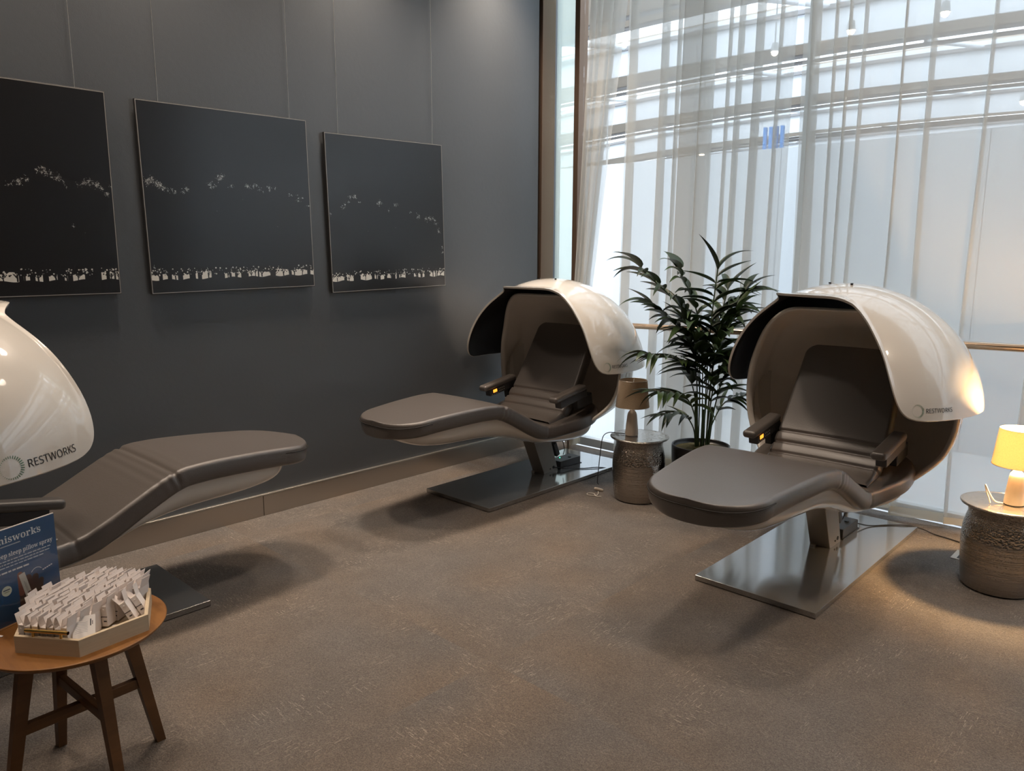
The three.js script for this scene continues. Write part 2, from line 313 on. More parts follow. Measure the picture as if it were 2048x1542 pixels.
const prints = [
  treePrint([[.53, .485, .60, .45, 60, .02], [.58, .47, .62, .44, 45, .03], [.655, .415, .70, .39, 60, .04], [.69, .40, .76, .44, 90, .04], [.76, .44, .80, .48, 14, .02], [.83, .47, .88, .45, 30, .03], [.87, .44, .94, .45, 110, .035], [.94, .46, .975, .50, 50, .03], [.975, .49, .995, .47, 20, .04], [.80, .66, .81, .69, 8, .01]], [0, 1, 3]),
  treePrint([[.01, .42, .06, .40, 110, .04], [.05, .40, .13, .46, 150, .035], [.15, .455, .19, .46, 25, .02], [.20, .465, .24, .44, 55, .03], [.33, .43, .40, .41, 45, .03], [.41, .375, .45, .37, 70, .04], [.48, .40, .50, .41, 20, .02], [.58, .41, .65, .405, 60, .025], [.66, .43, .70, .45, 14, .03], [.72, .42, .77, .41, 35, .03], [.85, .44, .88, .445, 14, .015], [.91, .475, .955, .46, 40, .025], [.985, .5, .995, .52, 10, .03], [.02, .87, .10, .885, 40, .03]], [0, 1, 17]),
  treePrint([[.01, .475, .02, .5, 10, .03], [.10, .46, .16, .43, 35, .03], [.17, .385, .22, .38, 70, .04], [.24, .42, .27, .43, 12, .02], [.36, .425, .45, .42, 60, .025], [.47, .46, .5, .47, 8, .02], [.52, .44, .57, .43, 30, .03], [.66, .475, .69, .48, 12, .015], [.72, .51, .78, .50, 40, .025], [.82, .52, .92, .52, 90, .025], [.90, .51, .93, .56, 40, .02], [.93, .57, .97, .65, 35, .015], [.97, .66, .99, .80, 40, .012]], [0, 1, 41]),
];
const boardEdge = std(lin(.03, .03, .03), .5);
[[-.515, -1.5135, 2.421, 2.419, 1.411, 'black tree-line print hanging over the nap pod by the wooden table'],
 [-1.668, -2.678, 2.412, 2.396, 1.404, 'square black print of a tree line, the middle one of three'],
 [-2.806, -3.786, 2.374, 2.353, 1.372, 'square black tree-line print beside the tall glazing, trees ending at its edge']].forEach(([za, zb, ya, yb, y0, label], i) => {
  const W = za - zb, H = ya - y0, t = thing('tree_picture', label, 'picture', [WX + .028, y0, za], 0, 'tree pictures');
  t.rotation.x = Math.atan2(ya - yb, W);      // hangs a little out of level
  mesh('board', rbox(-.016, .0, 0, H, -W, 0, .0015), boardEdge, t);
  const g = new THREE.PlaneGeometry(W - .006, H - .006); g.rotateY(Math.PI / 2); g.translate(.0008, H / 2, -W / 2);
  mesh('print', g, phy(lin(1, 1, 1), .32, { map: prints[i], clearcoat: .35, clearcoatRoughness: .16 }), t);
});
[-1.38, -1.78, -2.557, -2.90, -3.69].concat([-.62]).forEach((z, i) => {
  const y0 = [2.41, 2.405, 2.39, 2.37, 2.35, 2.415][i];
  const t = thing('picture_wire', ['thin steel wire holding the tree picture over the pod by the table', 'thin steel wire holding the middle tree picture', 'thin steel wire holding the middle tree picture', 'thin steel wire holding the tree picture beside the glazing', 'thin steel wire holding the tree picture beside the glazing', 'thin steel wire holding the tree picture over the pod by the table'][i], 'wire', [WX + .012, y0, z], 0, 'picture wires');
  mesh('strand', rod([0, -.03, 0], [0, CEIL - y0 - .012, 0], .0013, 6), M.strip, t);
  mesh('ceiling_hook', rbox(-.008, .008, CEIL - y0 - .015, CEIL - y0, -.008, .008, .002), M.strip, t);
});

// ---------------------------------------------------------------- nap pods
const font = await new FontLoader().loadAsync('fonts/droid/droid_sans_regular.typeface.json');
const S0 = -.2, YC = .79, R = .68;          // hood: part of a ball about (0, YC, S0)
const yLow = table([[0, 1.395], [34, 1.392], [46, 1.378], [51, 1.352], [55, 1.305], [58, 1.235], [60.5, 1.15], [62, 1.06], [63.5, .985], [65, .935], [67, .898], [70, .873], [74, .862], [80, .858], [120, .858], [135, .90], [150, 1.03], [165, 1.17], [180, 1.22]]);
const alphas = [];
for (let a = -180; a < 180;) { alphas.push(a); const m = Math.abs(a + .01); a += m < 40 ? 4 : m < 78 ? .6 : 4; a = Math.round(a * 100) / 100; }
function hoodPoint(deg, t, off) {
  const m = Math.abs(deg), a = deg * Math.PI / 180, th = Math.acos(clamp((yLow(m) - YC) / R, -1, 1)) * t;
  const lip = sstep(55, 28, m) * sstep(.80, 1, t) ** 1.4, r = R + off;
  const side = .012 * sstep(.86, 1, t) * sstep(40, 60, m) * sstep(72, 60, m);
  const rad = r * Math.sin(th) + lip * .062 + side;
  return [rad * Math.sin(a), r * Math.cos(th) + lip * .022, rad * Math.cos(a)];
}
const hoodShape = (off, flip) => { const n = alphas.length; return grid(30, n, (u, v) => hoodPoint(alphas[Math.round(v * n) % n], u, off), true, flip); };
const hoodRim = (() => { const n = alphas.length; return grid(4, n, (u, v) => { const d = alphas[Math.round(v * n) % n], A = hoodPoint(d, 1, 0), B = hoodPoint(d, 1, -.014), k = Math.sin(u * Math.PI) * .005; const q = A.map((x, i) => lerp(x, B[i], u)); q[1] -= k; return q; }, true); })();
const hoodOuter = mergeGeometries([hoodShape(0, false), hoodRim]), hoodInner = hoodShape(-.0142, true);
// lettering and ring of ticks bent onto the ball; side +1 runs from front to back, -1 from back to front
function onBall(g, side, deg0, y0) {
  const p = g.attributes.position;
  for (let i = 0; i < p.count; i++) {
    const y = y0 - YC + p.getY(i), r = Math.sqrt(Math.max(.01, (R + .0012) ** 2 - y * y)), a = deg0 * Math.PI / 180 + p.getX(i) / R * (side > 0 ? 1 : -1);
    p.setXYZ(i, side * r * Math.sin(a), y, r * Math.cos(a));
  }
  g.deleteAttribute('uv'); g.computeVertexNormals(); return g;
}
const tick = (k) => { const a = k / 32 * 6.2832, s = .5 + .5 * Math.cos(a - .1), r0 = .030 - .001 * s, r1 = r0 + .0015 + .0105 * s, w = .0006 + .0008 * s; const g = new THREE.PlaneGeometry(r1 - r0, w * 2); g.translate((r0 + r1) / 2, 0, 0); g.rotateZ(a); return g; };
const ring = () => mergeGeometries(Array.from({ length: 32 }, (_, k) => tick(k)));
const word = () => { const g = new THREE.ShapeGeometry(font.generateShapes('RESTWORKS', .0245), 4); g.translate(.05, -.012, 0); return g; };

const rimTable = [[0, 1.345, -.08], [.15, 1.345, -.08], [.27, 1.336, -.088], [.37, 1.283, -.125], [.46, 1.195, -.185], [.53, 1.075, -.235], [.568, .95, -.25], [.578, .82, -.255], [.565, .70, -.25], [.525, .59, -.23], [.45, .50, -.175], [.36, .425, -.095], [.25, .365, -.02], [.12, .33, .03], [0, .318, .05]];
const rimCurve = new THREE.CatmullRomCurve3([...rimTable.map(([x, y, z]) => V(x, y, z)), ...rimTable.slice(1, -1).reverse().map(([x, y, z]) => V(-x, y, z))], true, 'catmullrom', .5);
const rimPts = rimCurve.getPoints(96).slice(0, 96);
function bowlPoint(k, t, k0, zPole, inset) {
  const q = rimPts[k], a = t * Math.PI / 2, c = Math.cos(a) ** .72, yc = .80;
  return [q.x * k0 * c, yc + (q.y - yc) * k0 * c, lerp(q.z + inset, zPole, Math.sin(a) ** 1.15)];
}
const bowlOuter = grid(28, 96, (u, v) => bowlPoint(Math.round(v * 96) % 96, u, 1, -.76, 0), true);
const bowlLip = grid(3, 96, (u, v) => { const k = Math.round(v * 96) % 96, A = bowlPoint(k, 0, 1, -.76, 0), B = bowlPoint(k, 0, .966, -.70, 0); const q = A.map((x, i) => lerp(x, B[i], u)); q[2] += .006 * Math.sin(u * Math.PI); return q; }, true, true);
const bowlInner = grid(40, 96, (u, v) => {
  const p = bowlPoint(Math.round(v * 96) % 96, u, .966, -.70, 0), e = Math.hypot((p[2] + .47) / .20, (p[1] - .58) / .36), m = sstep(1.03, .93, e) * sstep(.22, .32, Math.abs(p[0]));
  const band = sstep(.0, .02, u) * sstep(.26, .20, u);
  p[0] += Math.sign(p[0]) * (.032 * m - .010 * band * sstep(.3, .5, Math.abs(p[0]))); return p;
}, true, true);

// cushions: a rounded section carried along the line of its upper face
function cushion(path, rTop, rLow) {
  const n = path.length - 1, T = [];                     // section: [corner x, corner y, angle | along an edge]
  const arc = (cx, cy, a0) => { for (let k = 0; k <= 5; k++) T.push(['a', cx, cy, a0 + k * 18 * Math.PI / 180]); };
  arc(1, 1, 0); for (let k = 1; k < 14; k++) T.push(['e', 1, 1 - 2 * k / 14]); arc(-1, 1, Math.PI / 2); T.push(['s', -1, .33], ['s', -1, -.33]); arc(-1, -1, Math.PI); for (let k = 1; k < 8; k++) T.push(['e', -1, -1 + 2 * k / 8]); arc(1, -1, Math.PI * 1.5); T.push(['s', 1, -.33], ['s', 1, .33]);
  const m = T.length;
  return grid(n, m, (u, v) => {
    const i = Math.round(u * n), [s, y, w, th, g = 0] = path[i], a = path[Math.max(0, i - 3)], b = path[Math.min(n, i + 3)], q = T[Math.round(v * m) % m];
    let ts = b[0] - a[0], ty = b[1] - a[1]; const l = Math.hypot(ts, ty) || 1; ts /= l; ty /= l;
    const ns = ty, ny = -ts, h = th / 2, rt = Math.min(rTop, w * .98, h * .95), rl = Math.min(rLow, w * .98, h * .95);
    let X, Y;
    if (q[0] === 'a') { const r = q[2] > 0 ? rt : rl; X = q[1] * (w - r) + r * Math.cos(q[3]); Y = q[2] * (h - r) + r * Math.sin(q[3]); }
    else if (q[0] === 'e') { const r = q[1] > 0 ? rt : rl; X = q[2] * (w - r); Y = q[1] * h; }
    else { X = q[1] * w * 1.008; Y = q[2] * (h - rt); }
    const top = Y > 0 ? 1 : 0, off = -h + Y + top * .006 * (1 - (X / Math.max(w, .01)) ** 2) - g * (Y > -h * .5 ? 1 : .3);
    return [X * (1 - g * .6 / Math.max(w, .05)), y + ny * off, s + ns * off];
  }, true, true);
}
const topY = table([[-.30, .57], [-.2, .538], [-.1, .515], [.05, .492], [.17, .478], [.24, .487], [.32, .52], [.45, .588], [.56, .645], [.635, .677], [.70, .690], [.8, .693], [1.0, .686], [1.2, .672], [1.40, .652]]);
const TIP = 1.215, TIPL = .205, TIPW = .275;
const halfW = (s) => s >= TIP ? TIPW * Math.pow(Math.max(0, 1 - ((s - TIP) / TIPL) ** 2), .40) : s > .62 ? lerp(.335, TIPW, Math.pow((s - .62) / (TIP - .62), 1.2)) : s > .25 ? .335 : s > -.14 ? lerp(.335, .415, sstep(.25, -.1, s)) : .415 - .13 * (1 - Math.sqrt(Math.max(0, 1 - ((-.14 - s) / .155) ** 2)));
const bump = (s, c, w) => Math.exp(-(((s - c) / w) ** 2));
const seatPath = [], seatAt = (s) => [s, topY(s), Math.max(.0003, halfW(s)), .094 + .004 * bump(s, .3, .15), .008 * bump(s, .63, .010) + .006 * bump(s, .215, .009) + .0014 * Math.sin(s * 150) * bump(s, .60, .06)];
for (let k = 0; k < 34; k++) seatPath.push(seatAt(TIP + TIPL * Math.sin((1 - k / 34) * Math.PI / 2)));
for (let s = TIP; s > -.285; s -= .0075) seatPath.push(seatAt(s));
const seatShape = cushion(seatPath, .020, .03);
const backCurve = new THREE.CatmullRomCurve3([V(.17, .492, 0), V(.09, .508, 0), V(.02, .545, 0), V(-.04, .603, 0), V(-.10, .675, 0), V(-.18, .80, 0), V(-.262, .94, 0), V(-.328, 1.05, 0), V(-.365, 1.112, 0)], false, 'catmullrom', .5);
const backLen = backCurve.getLength(), backPath = [];
for (let i = 0; i <= 150; i++) {
  const u = i < 120 ? i / 120 * .9 : .9 + .1 * Math.sin((i - 120) / 30 * Math.PI / 2), p = backCurve.getPointAt(u), e1 = sstep(0, .06, u), tip = Math.max(0, 1 - u) * backLen, w0 = lerp(.292, .272, sstep(.3, 1, u)), w = tip < .06 ? w0 - .06 + Math.sqrt(Math.max(0, .06 ** 2 - (.06 - tip) ** 2)) : w0;
  let g = 0; for (const c of [.185, .27, .355]) g += .010 * bump(u, c, .0075);
  backPath.push([p.x, p.y, w, lerp(.02, .085, e1) * lerp(.3, 1, Math.sqrt(clamp(tip / .03, 0, 1))), g - .004 * (bump(u, .228, .03) + bump(u, .312, .03))]);
}
const backShape = cushion(backPath, .022, .03);
const pipingShape = (() => {       // welt round the foot end
  const p = []; for (let k = -20; k <= 20; k++) { const f = k / 20 * 1.40, s = TIP - .06 + (TIPL + .062) * Math.cos(f), w = s > TIP ? TIPW * Math.pow(Math.max(0, 1 - ((s - TIP) / (TIPL + .003)) ** 2), .40) : halfW(s); p.push([Math.sign(k) * (w + .002), topY(s) - .024, s]); }
  return tube(p, .0024, 120, 6, 0);
})();
// hull under the cushion
const hullLow = table([[-.35, .33], [-.2, .305], [-.05, .298], [.1, .312], [.25, .345], [.4, .392], [.55, .428], [.75, .448], [1.0, .456], [1.15, .474], [1.25, .505], [1.315, .548]]);
const hullShape = (() => {
  const n = 70, m = 28, S = (u) => lerp(-.33, 1.318, u);
  return grid(n, m, (u, v) => {
    const s = S(u), top = topY(s) - .085, low = Math.min(hullLow(s), top - .006), w = Math.max(.02, Math.min(halfW(s), halfW(s + .07)) - .035) * (s > 1.12 ? Math.sqrt(Math.max(.02, 1 - ((s - 1.12) / .205) ** 2)) : 1), a = v * Math.PI;
    const c = Math.cos(a), d = Math.sin(a), X = Math.sign(c) * Math.pow(Math.abs(c), .62) * w, Y = top - (top - low) * Math.pow(d, .8);
    return [X, Y, s];
  }, false, true);
})();
const capShape = new THREE.SphereGeometry(.011, 14, 8).scale(1, 1, 1.25);
// slanted foot
const stemShape = (() => { const sh = new THREE.Shape([[-.215, .03], [-.065, .03], [.075, .34], [-.105, .34]].map((p) => new THREE.Vector2(...p))); const g = new THREE.ExtrudeGeometry(sh, { depth: .104, bevelEnabled: true, bevelSize: .004, bevelThickness: .004, bevelSegments: 2 }); g.rotateY(-Math.PI / 2); g.translate(.052, 0, 0); return g; })();

function pod(label, pos, turn, hoodYaw, hoodPitch, hoodUp) {
  const t = thing('nap_pod', label, 'nap pod', pos, turn, 'nap pods');
  const plate = mesh('base_plate', rbox(-.305, .305, .003, .03, -.763, .763, .0025), M.plate, t);
  mesh('stem', stemShape, M.stem, t);
  const stem = t.children[t.children.length - 1];
  for (const [y, z, r] of [[.062, -.165, .011], [.055, -.128, .005]]) mesh('cable_hole', new THREE.CylinderGeometry(r, r, .004, 16).rotateZ(Math.PI / 2).translate(.0575, y, z), M.dark, stem);
  for (const z of [-.06, -.03]) mesh('bolt', new THREE.CylinderGeometry(.009, .009, .012, 6).translate(-.01 + z * .4, .036, -.035), M.strip, plate);
  const hull = mesh('hull', hullShape, M.shell, t);
  for (const s of [1.16, .86, .56, .34, .18]) for (const sd of [-1, 1]) { const y = lerp(topY(s) - .085, hullLow(s), .52); mesh('screw_cap', capShape.clone().translate(sd * (Math.min(halfW(s), halfW(s + .07)) - .035) * .80, y - .004, s), M.shell, hull); }
  const bowl = mesh('bowl', mergeGeometries([bowlOuter, bowlLip]), M.shell, t);
  mesh('bowl_lining', bowlInner, M.bowlIn, bowl);
  const seat = mesh('seat_cushion', seatShape, M.leather, t);
  mesh('piping', pipingShape, M.seam, seat);
  mesh('backrest', backShape, M.leather, t);
  for (const sd of [-1, 1]) {
    const arm = mesh('armrest', rbox(-.0375, .0375, -.021, .021, -.17, .17, .018, 4), M.leather, t);
    arm.position.set(sd * .336, .678, .025); arm.rotation.x = .17;
    mesh('arm_body', rbox(-.027, .027, -.072, -.018, -.18, .115, .006), M.greyPlastic, arm);
    mesh('arm_bracket', rbox(-.02, .02, -.14, -.06, -.24, -.07, .006), M.blackPlastic, arm);
    if (sd < 0) {
      mesh('display', rbox(.0268, .029, -.052, -.03, .045, .085, .001), std(lin(.05, .02, .01), .4, { emissive: lin(1, .32, .03), emissiveIntensity: 1.6 }), arm);
      for (let i = 0; i < 4; i++) for (let j = 0; j < 2; j++) mesh('button', new THREE.CylinderGeometry(.0038, .0038, .004, 10).rotateZ(Math.PI / 2).translate(.0285, -.036 - j * .018, .022 - i * .017), M.strip, arm);
      for (let i = 0; i < 4; i++) mesh('button', new THREE.CylinderGeometry(.0038, .0038, .004, 10).rotateZ(Math.PI / 2).translate(.0285, -.062, .098 - i * .019), M.strip, arm);
    }
  }
  const box1 = mesh('control_box', rbox(-.055, .055, .031, .086, -.49, -.25, .004), M.greyPlastic, t);
  mesh('socket_knob', new THREE.CylinderGeometry(.012, .014, .008, 16).translate(.02, .089, -.40), M.blackPlastic, box1);
  mesh('indicator_light', new THREE.SphereGeometry(.004, 8, 6).translate(-.02, .088, -.33), std(lin(.02, .3, .15), .4, { emissive: lin(.05, 1, .5), emissiveIntensity: 2 }), box1);
  mesh('mounting_flange', rbox(-.062, .062, .0302, .034, -.50, -.24, .001), M.blackPlastic, box1);
  const brick = mesh('power_brick', rbox(-.035, .035, -.055, .055, -.02, .02, .006), M.blackPlastic, t);
  brick.position.set(.012, .185, -.215); brick.rotation.x = .42;
  mesh('lead', tube([[.0, .05, -.01], [.02, .075, -.03], [.03, .04, -.08], [.025, -.05, -.085], [.01, -.10, -.07]], .003, 30, 6), M.cord, brick);
  const hood = mesh('visor', hoodOuter, M.shell, t);
  hood.position.set(0, YC + hoodUp, S0); hood.rotation.order = 'YXZ'; hood.rotation.set(hoodPitch, hoodYaw, 0);
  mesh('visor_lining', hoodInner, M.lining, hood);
  for (const x of [-.075, .075]) mesh('top_screw', new THREE.CylinderGeometry(.007, .007, .008, 12).translate(x, R - .002, .06), M.ink, hood);
  for (const sd of [1, -1]) { const d = sd > 0 ? 73 : 98, k = sd > 0 ? .84 : 1.12; mesh('logo_ring', onBall(ring().scale(k, k, 1), sd, d, .905), M.inkGreen, hood); mesh('logo_lettering', onBall(word().scale(k, k, 1), sd, d, .905), M.ink, hood); }
  return t;
}
const D = Math.PI / 180;
pod('glossy white nap pod between the grey wall and the unlit lamp', [-3.575, 0, -4.03], 0, 0, 0, -.016);
pod('glossy white nap pod between the potted palm and the lit lamp', [-1.495, 0, -4.03], 0, -24 * D, 0, .006);
pod('glossy white nap pod behind the round wooden table, facing the other pod', [-3.595, 0, -.69], Math.PI, 22 * D, -2.5 * D, 0);

// ---------------------------------------------------------------- drum tables and lamps
function drum(label, x, z) {
  const t = thing('drum_table', label, 'side table', [x, 0, z], 0, 'hammered drum tables');
  mesh('drum_body', lathe([[.001, .004], [.150, .004], [.157, .010], [.163, .05], [.170, .12], [.175, .19], [.176, .25], [.172, .30], [.163, .345], [.155, .372], [.156, .392], [.168, .412], [.183, .424]], 96), M.drum, t);
  mesh('drum_top', lathe([[.183, .418], [.191, .421], [.194, .426], [.193, .431], [.188, .433], [.18, .431], [.10, .430], [.0005, .430]], 96), M.drumTop, t);
  return t;
}
drum('hammered metal drum table beside the potted palm', -2.76, -4.18);
drum('hammered metal drum table carrying the lit lamp', -.675, -4.24);
function lamp(label, x, z, lit) {
  const t = thing('table_lamp', label, 'lamp', [x, .431, z], 0, 'table lamps');
  mesh('lamp_base', lathe([[.0005, .001], [.040, .001], [.0435, .004], [.0435, .012], [.040, .06], [.035, .11], [.0315, .14], [.028, .153], [.019, .166], [.012, .176], [.0105, .186], [.0105, .20], [.0005, .20]], 48), M.ceramic, t);
  mesh('neck_collar', lathe([[.012, .188], [.0135, .19], [.0135, .205], [.012, .207], [.0005, .207]], 24), M.ceramic, t);
  const sh = mesh('lamp_shade', mergeGeometries([lathe([[.112, .195], [.093, .375]], 64), lathe([[.1108, .195], [.0918, .375]], 64)]), M.linen, t);
  for (const [r, y] of [[.1115, .196], [.0925, .374]]) mesh('shade_wire', new THREE.TorusGeometry(r, .0014, 6, 64).rotateX(Math.PI / 2).translate(0, y, 0), M.strip, sh);
  for (let k = 0; k < 3; k++) mesh('shade_spider', rod([0, .345, 0], [.092 * Math.cos(k * 2.094), .372, .092 * Math.sin(k * 2.094)], .0015, 6), M.strip, sh);
  mesh('bulb_holder', rod([0, .205, 0], [0, .25, 0], .012, 16), M.frameWhite, t);
  mesh('light_bulb', lathe([[.0005, .25], [.012, .25], [.016, .262], [.027, .285], [.030, .303], [.026, .322], [.014, .334], [.0005, .338]], 24), lit ? std(lin(.9, .85, .8), .4, { emissive: lin(1, .62, .28), emissiveIntensity: 14 }) : std(lin(.8, .78, .74), .35), t);
  if (lit) { const l = new THREE.PointLight(new THREE.Color().setRGB(1, .62, .28), LAMP, 0, 2); l.position.set(0, .30, 0); l.castShadow = true; l.shadow.radius = 1.2; t.add(l); }
  return t;
}
lamp('unlit ceramic table lamp with beige shade beside the palm', -2.81, -4.16, false);
lamp('lit ceramic table lamp with a glowing linen shade', -.645, -4.25, true);

// leads
function cable(name, label, pts, r, mat) { const o = mesh(name, tube(pts, r, 90, 7), mat); return tag(o, label, 'cable'); }
cable('power_cable', 'black cable running across the plate of the pod by the wall', [[-3.517, .06, -4.20], [-3.49, .05, -4.25], [-3.44, .037, -4.35], [-3.39, .035, -4.40], [-3.325, .035, -4.50], [-3.25, .018, -4.58], [-3.12, .006, -4.62], [-2.9, .006, -4.60], [-2.7, .006, -4.66]], .0036, M.cord);
cable('power_cable', 'black cable trailing from the plate of the pod by the lit lamp', [[-1.45, .06, -4.52], [-1.40, .036, -4.60], [-1.32, .034, -4.70], [-1.24, .034, -4.765], [-1.17, .022, -4.80], [-1.10, .006, -4.80], [-1.0, .006, -4.775], [-.90, .006, -4.74], [-.78, .006, -4.72]], .0036, M.cord);
{
  const t = thing('lamp_cord', 'dark lamp cord with white inline switch beside the drum table', 'cord', [0, 0, 0]);
  mesh('dark_lead', tube([[-2.852, .4365, -4.142], [-2.90, .4365, -4.118], [-2.95, .4365, -4.095], [-2.988, .40, -4.08], [-3.0, .28, -4.07], [-3.005, .16, -4.06], [-3.04, .07, -4.10], [-3.06, .04, -4.14]], .003, 60, 7), M.cord, t);
  mesh('inline_switch', new THREE.CapsuleGeometry(.011, .05, 4, 12).rotateX(1.25).rotateY(-.6).translate(-3.035, .014, -4.11), M.ceramic, t);
  mesh('pale_lead', tube([[-3.02, .008, -4.085], [-2.995, .005, -4.05], [-2.985, .005, -4.01], [-3.03, .005, -3.985], [-3.055, .005, -4.01], [-3.02, .005, -4.035], [-2.975, .005, -4.0], [-2.945, .005, -4.02]], .003, 60, 7), M.whiteCord, t);
}
{
  const t = thing('cord_loop', 'pale looped cord end standing on the drum table by lit lamp', 'cord', [-.735, .431, -4.19]);
  mesh('loop', tube([[.05, .003, -.03], [.02, .012, -.01], [-.005, .05, .0], [-.022, .085, .002], [-.026, .088, .002], [-.018, .06, .004], [-.002, .02, .006], [.004, .004, .008]], .0032, 50, 7), M.whiteCord, t);
}
{
  const t = thing('floor_socket', 'small grey floor socket plate set in the carpet', 'floor socket', [-.90, 0, -4.56]);
  mesh('socket_plate', rbox(-.04, .05, 0, .004, -.075, .075, .0015), M.strip, t);
  mesh('socket_slot', rbox(-.012, .02, .004, .0055, -.06, .06, .0005), M.dark, t);
}

// ---------------------------------------------------------------- potted palm
{
  const px = -2.46, pz = -4.46;
  const pot = thing('plant_pot', 'dark round planter filled with moss', 'planter', [px, 0, pz]);
  mesh('pot_body', lathe([[.0005, .004], [.11, .004], [.13, .012], [.155, .08], [.175, .17], [.188, .27], [.192, .36], [.190, .372], [.182, .374], [.178, .366], [.176, .33], [.0005, .33]], 64), M.potDark, pot);
  mesh('moss', grid(14, 40, (u, v) => { const a = v * 6.2832, r = .174 * u; return [r * Math.cos(a), .335 + .022 * (1 - u * u) + .012 * N64(r * 120 * Math.cos(a) + 20, r * 120 * Math.sin(a) + 20), r * Math.sin(a)]; }, true, true), M.moss, pot);
  const palm = thing('potted_palm', 'leafy green palm growing in the dark planter', 'plant', [px, .345, pz]);
  // leaflets: narrow folded blades that droop towards the tip
  const leafGeo = [.45, .85, 1.3].map((droop) => grid(9, 2, (u, v) => {
    const w = Math.pow(Math.sin(Math.PI * Math.pow(u, .62) * .985 + .02), .9) * .5, x = (v - .5) * 2 * w, a = droop * u;
    return [x, Math.abs(v - .5) * .28 * w - (1 - Math.cos(a)) / Math.max(.3, droop) * .9, Math.sin(a) / droop];
  }));
  const r3 = V(.728, 0, -.685), c3 = V(.685, 0, .728);          // directions across and towards the viewer, used only to lay the fronds out
  const P = (r, y, c) => r3.clone().multiplyScalar(r).add(c3.clone().multiplyScalar(c)).add(V(0, y - .345, 0));
  const fronds = [
    [[.02, .35, 0], [.02, .9, 0], [.03, 1.25, .02], [.05, 1.53, .03], 15, .20, .02],
    [[-.02, .35, 0], [-.05, .85, 0], [-.13, 1.22, .03], [-.45, 1.54, .06], 17, .20, .02],
    [[-.01, .35, -.02], [-.02, .85, -.03], [-.05, 1.25, -.06], [-.17, 1.53, -.1], 14, .17, .022],
    [[.03, .35, .02], [.04, .8, .03], [.09, 1.18, .03], [.25, 1.40, 0], 17, .20, .02],
    [[-.03, .35, .02], [-.06, .7, .03], [-.16, .93, .05], [-.40, 1.00, .16], 14, .17, .018],
    [[-.03, .35, .03], [-.06, .55, .08], [-.15, .72, .16], [-.36, .77, .24], 13, .16, .018],
    [[.05, .35, .01], [.08, .65, .02], [.14, .85, .02], [.31, .97, -.02], 14, .15, .018],
    [[.04, .35, -.02], [.08, .52, -.02], [.16, .66, -.02], [.33, .71, -.03], 9, .15, .014],
    [[.03, .35, .03], [.03, .75, .06], [.06, 1.05, .1], [.16, 1.27, .14], 15, .19, .026],
    [[0, .35, .03], [-.02, .75, .06], [-.05, 1.0, .1], [-.16, 1.2, .14], 14, .19, .026],
    [[.02, .35, -.03], [.05, .85, -.05], [.1, 1.15, -.08], [.17, 1.40, -.14], 14, .19, .022],
    [[-.02, .35, .01], [-.04, .8, .04], [-.12, 1.08, .06], [-.36, 1.30, .02], 15, .2, .02],
    [[-.03, .35, -.01], [-.06, .5, 0], [-.13, .58, .01], [-.26, .58, .03], 8, .13, .016],
    [[.02, .35, .04], [.03, .62, .07], [.05, .82, .11], [.12, .98, .16], 10, .17, .024],
  ];
  fronds.forEach((f, fi) => {
    const [a, b, c, d, n, len, wid] = f, curve = new THREE.CatmullRomCurve3([a, b, c, d].map((q) => P(...q)));
    const fr = mesh('frond', mergeGeometries([new THREE.TubeGeometry(curve, 30, .0042, 6)]), M.stemGreen, palm);
    for (let k = 0; k < n; k++) {
      const u = lerp(.5, .995, k / (n - 1)), p = curve.getPointAt(Math.min(u, .999)), tan = curve.getTangentAt(Math.min(u, .999));
      const side = V(0, 1, 0).cross(tan); if (side.length() < .25) side.copy(r3); side.normalize();
      for (const sd of k === n - 1 ? [1, -1] : [k % 2 ? 1 : -1, ...(k % 3 === 0 ? [k % 2 ? -1 : 1] : [])]) {
        const spread = k === n - 1 ? .45 : rr(.75, 1.15), dir = tan.clone().multiplyScalar(Math.cos(spread)).add(side.clone().multiplyScalar(sd * Math.sin(spread))).add(V(0, rr(-.05, .2), 0)).normalize();
        const lf = mesh('leaflet', leafGeo[Math.floor(rnd() * 3)], M.leaves[Math.floor(rnd() * 4) % 4], fr);
        const up = V(0, 1, 0).addScaledVector(tan, -.2), x = up.clone().cross(dir).normalize(), y = dir.clone().cross(x).normalize();
        lf.matrixAutoUpdate = true; lf.quaternion.setFromRotationMatrix(new THREE.Matrix4().makeBasis(x, y, dir)); lf.position.copy(p);
        const L = len * rr(.8, 1.2) * (k === n - 1 ? .85 : 1), W = wid * rr(.8, 1.25) * (k === n - 1 && fi < 3 ? 1.7 : 1); lf.scale.set(W * 2.3, L * 1.42, L * 1.42);
      }
    }
  });
  for (const [x, z] of [[.012, .01], [-.03, .0], [.035, -.02], [-.012, .035]]) mesh('cane', rod([x, -.01, z], [x * 1.6, rr(.25, .4), z * 1.6], .010, 8), M.stemGreen, palm);
}

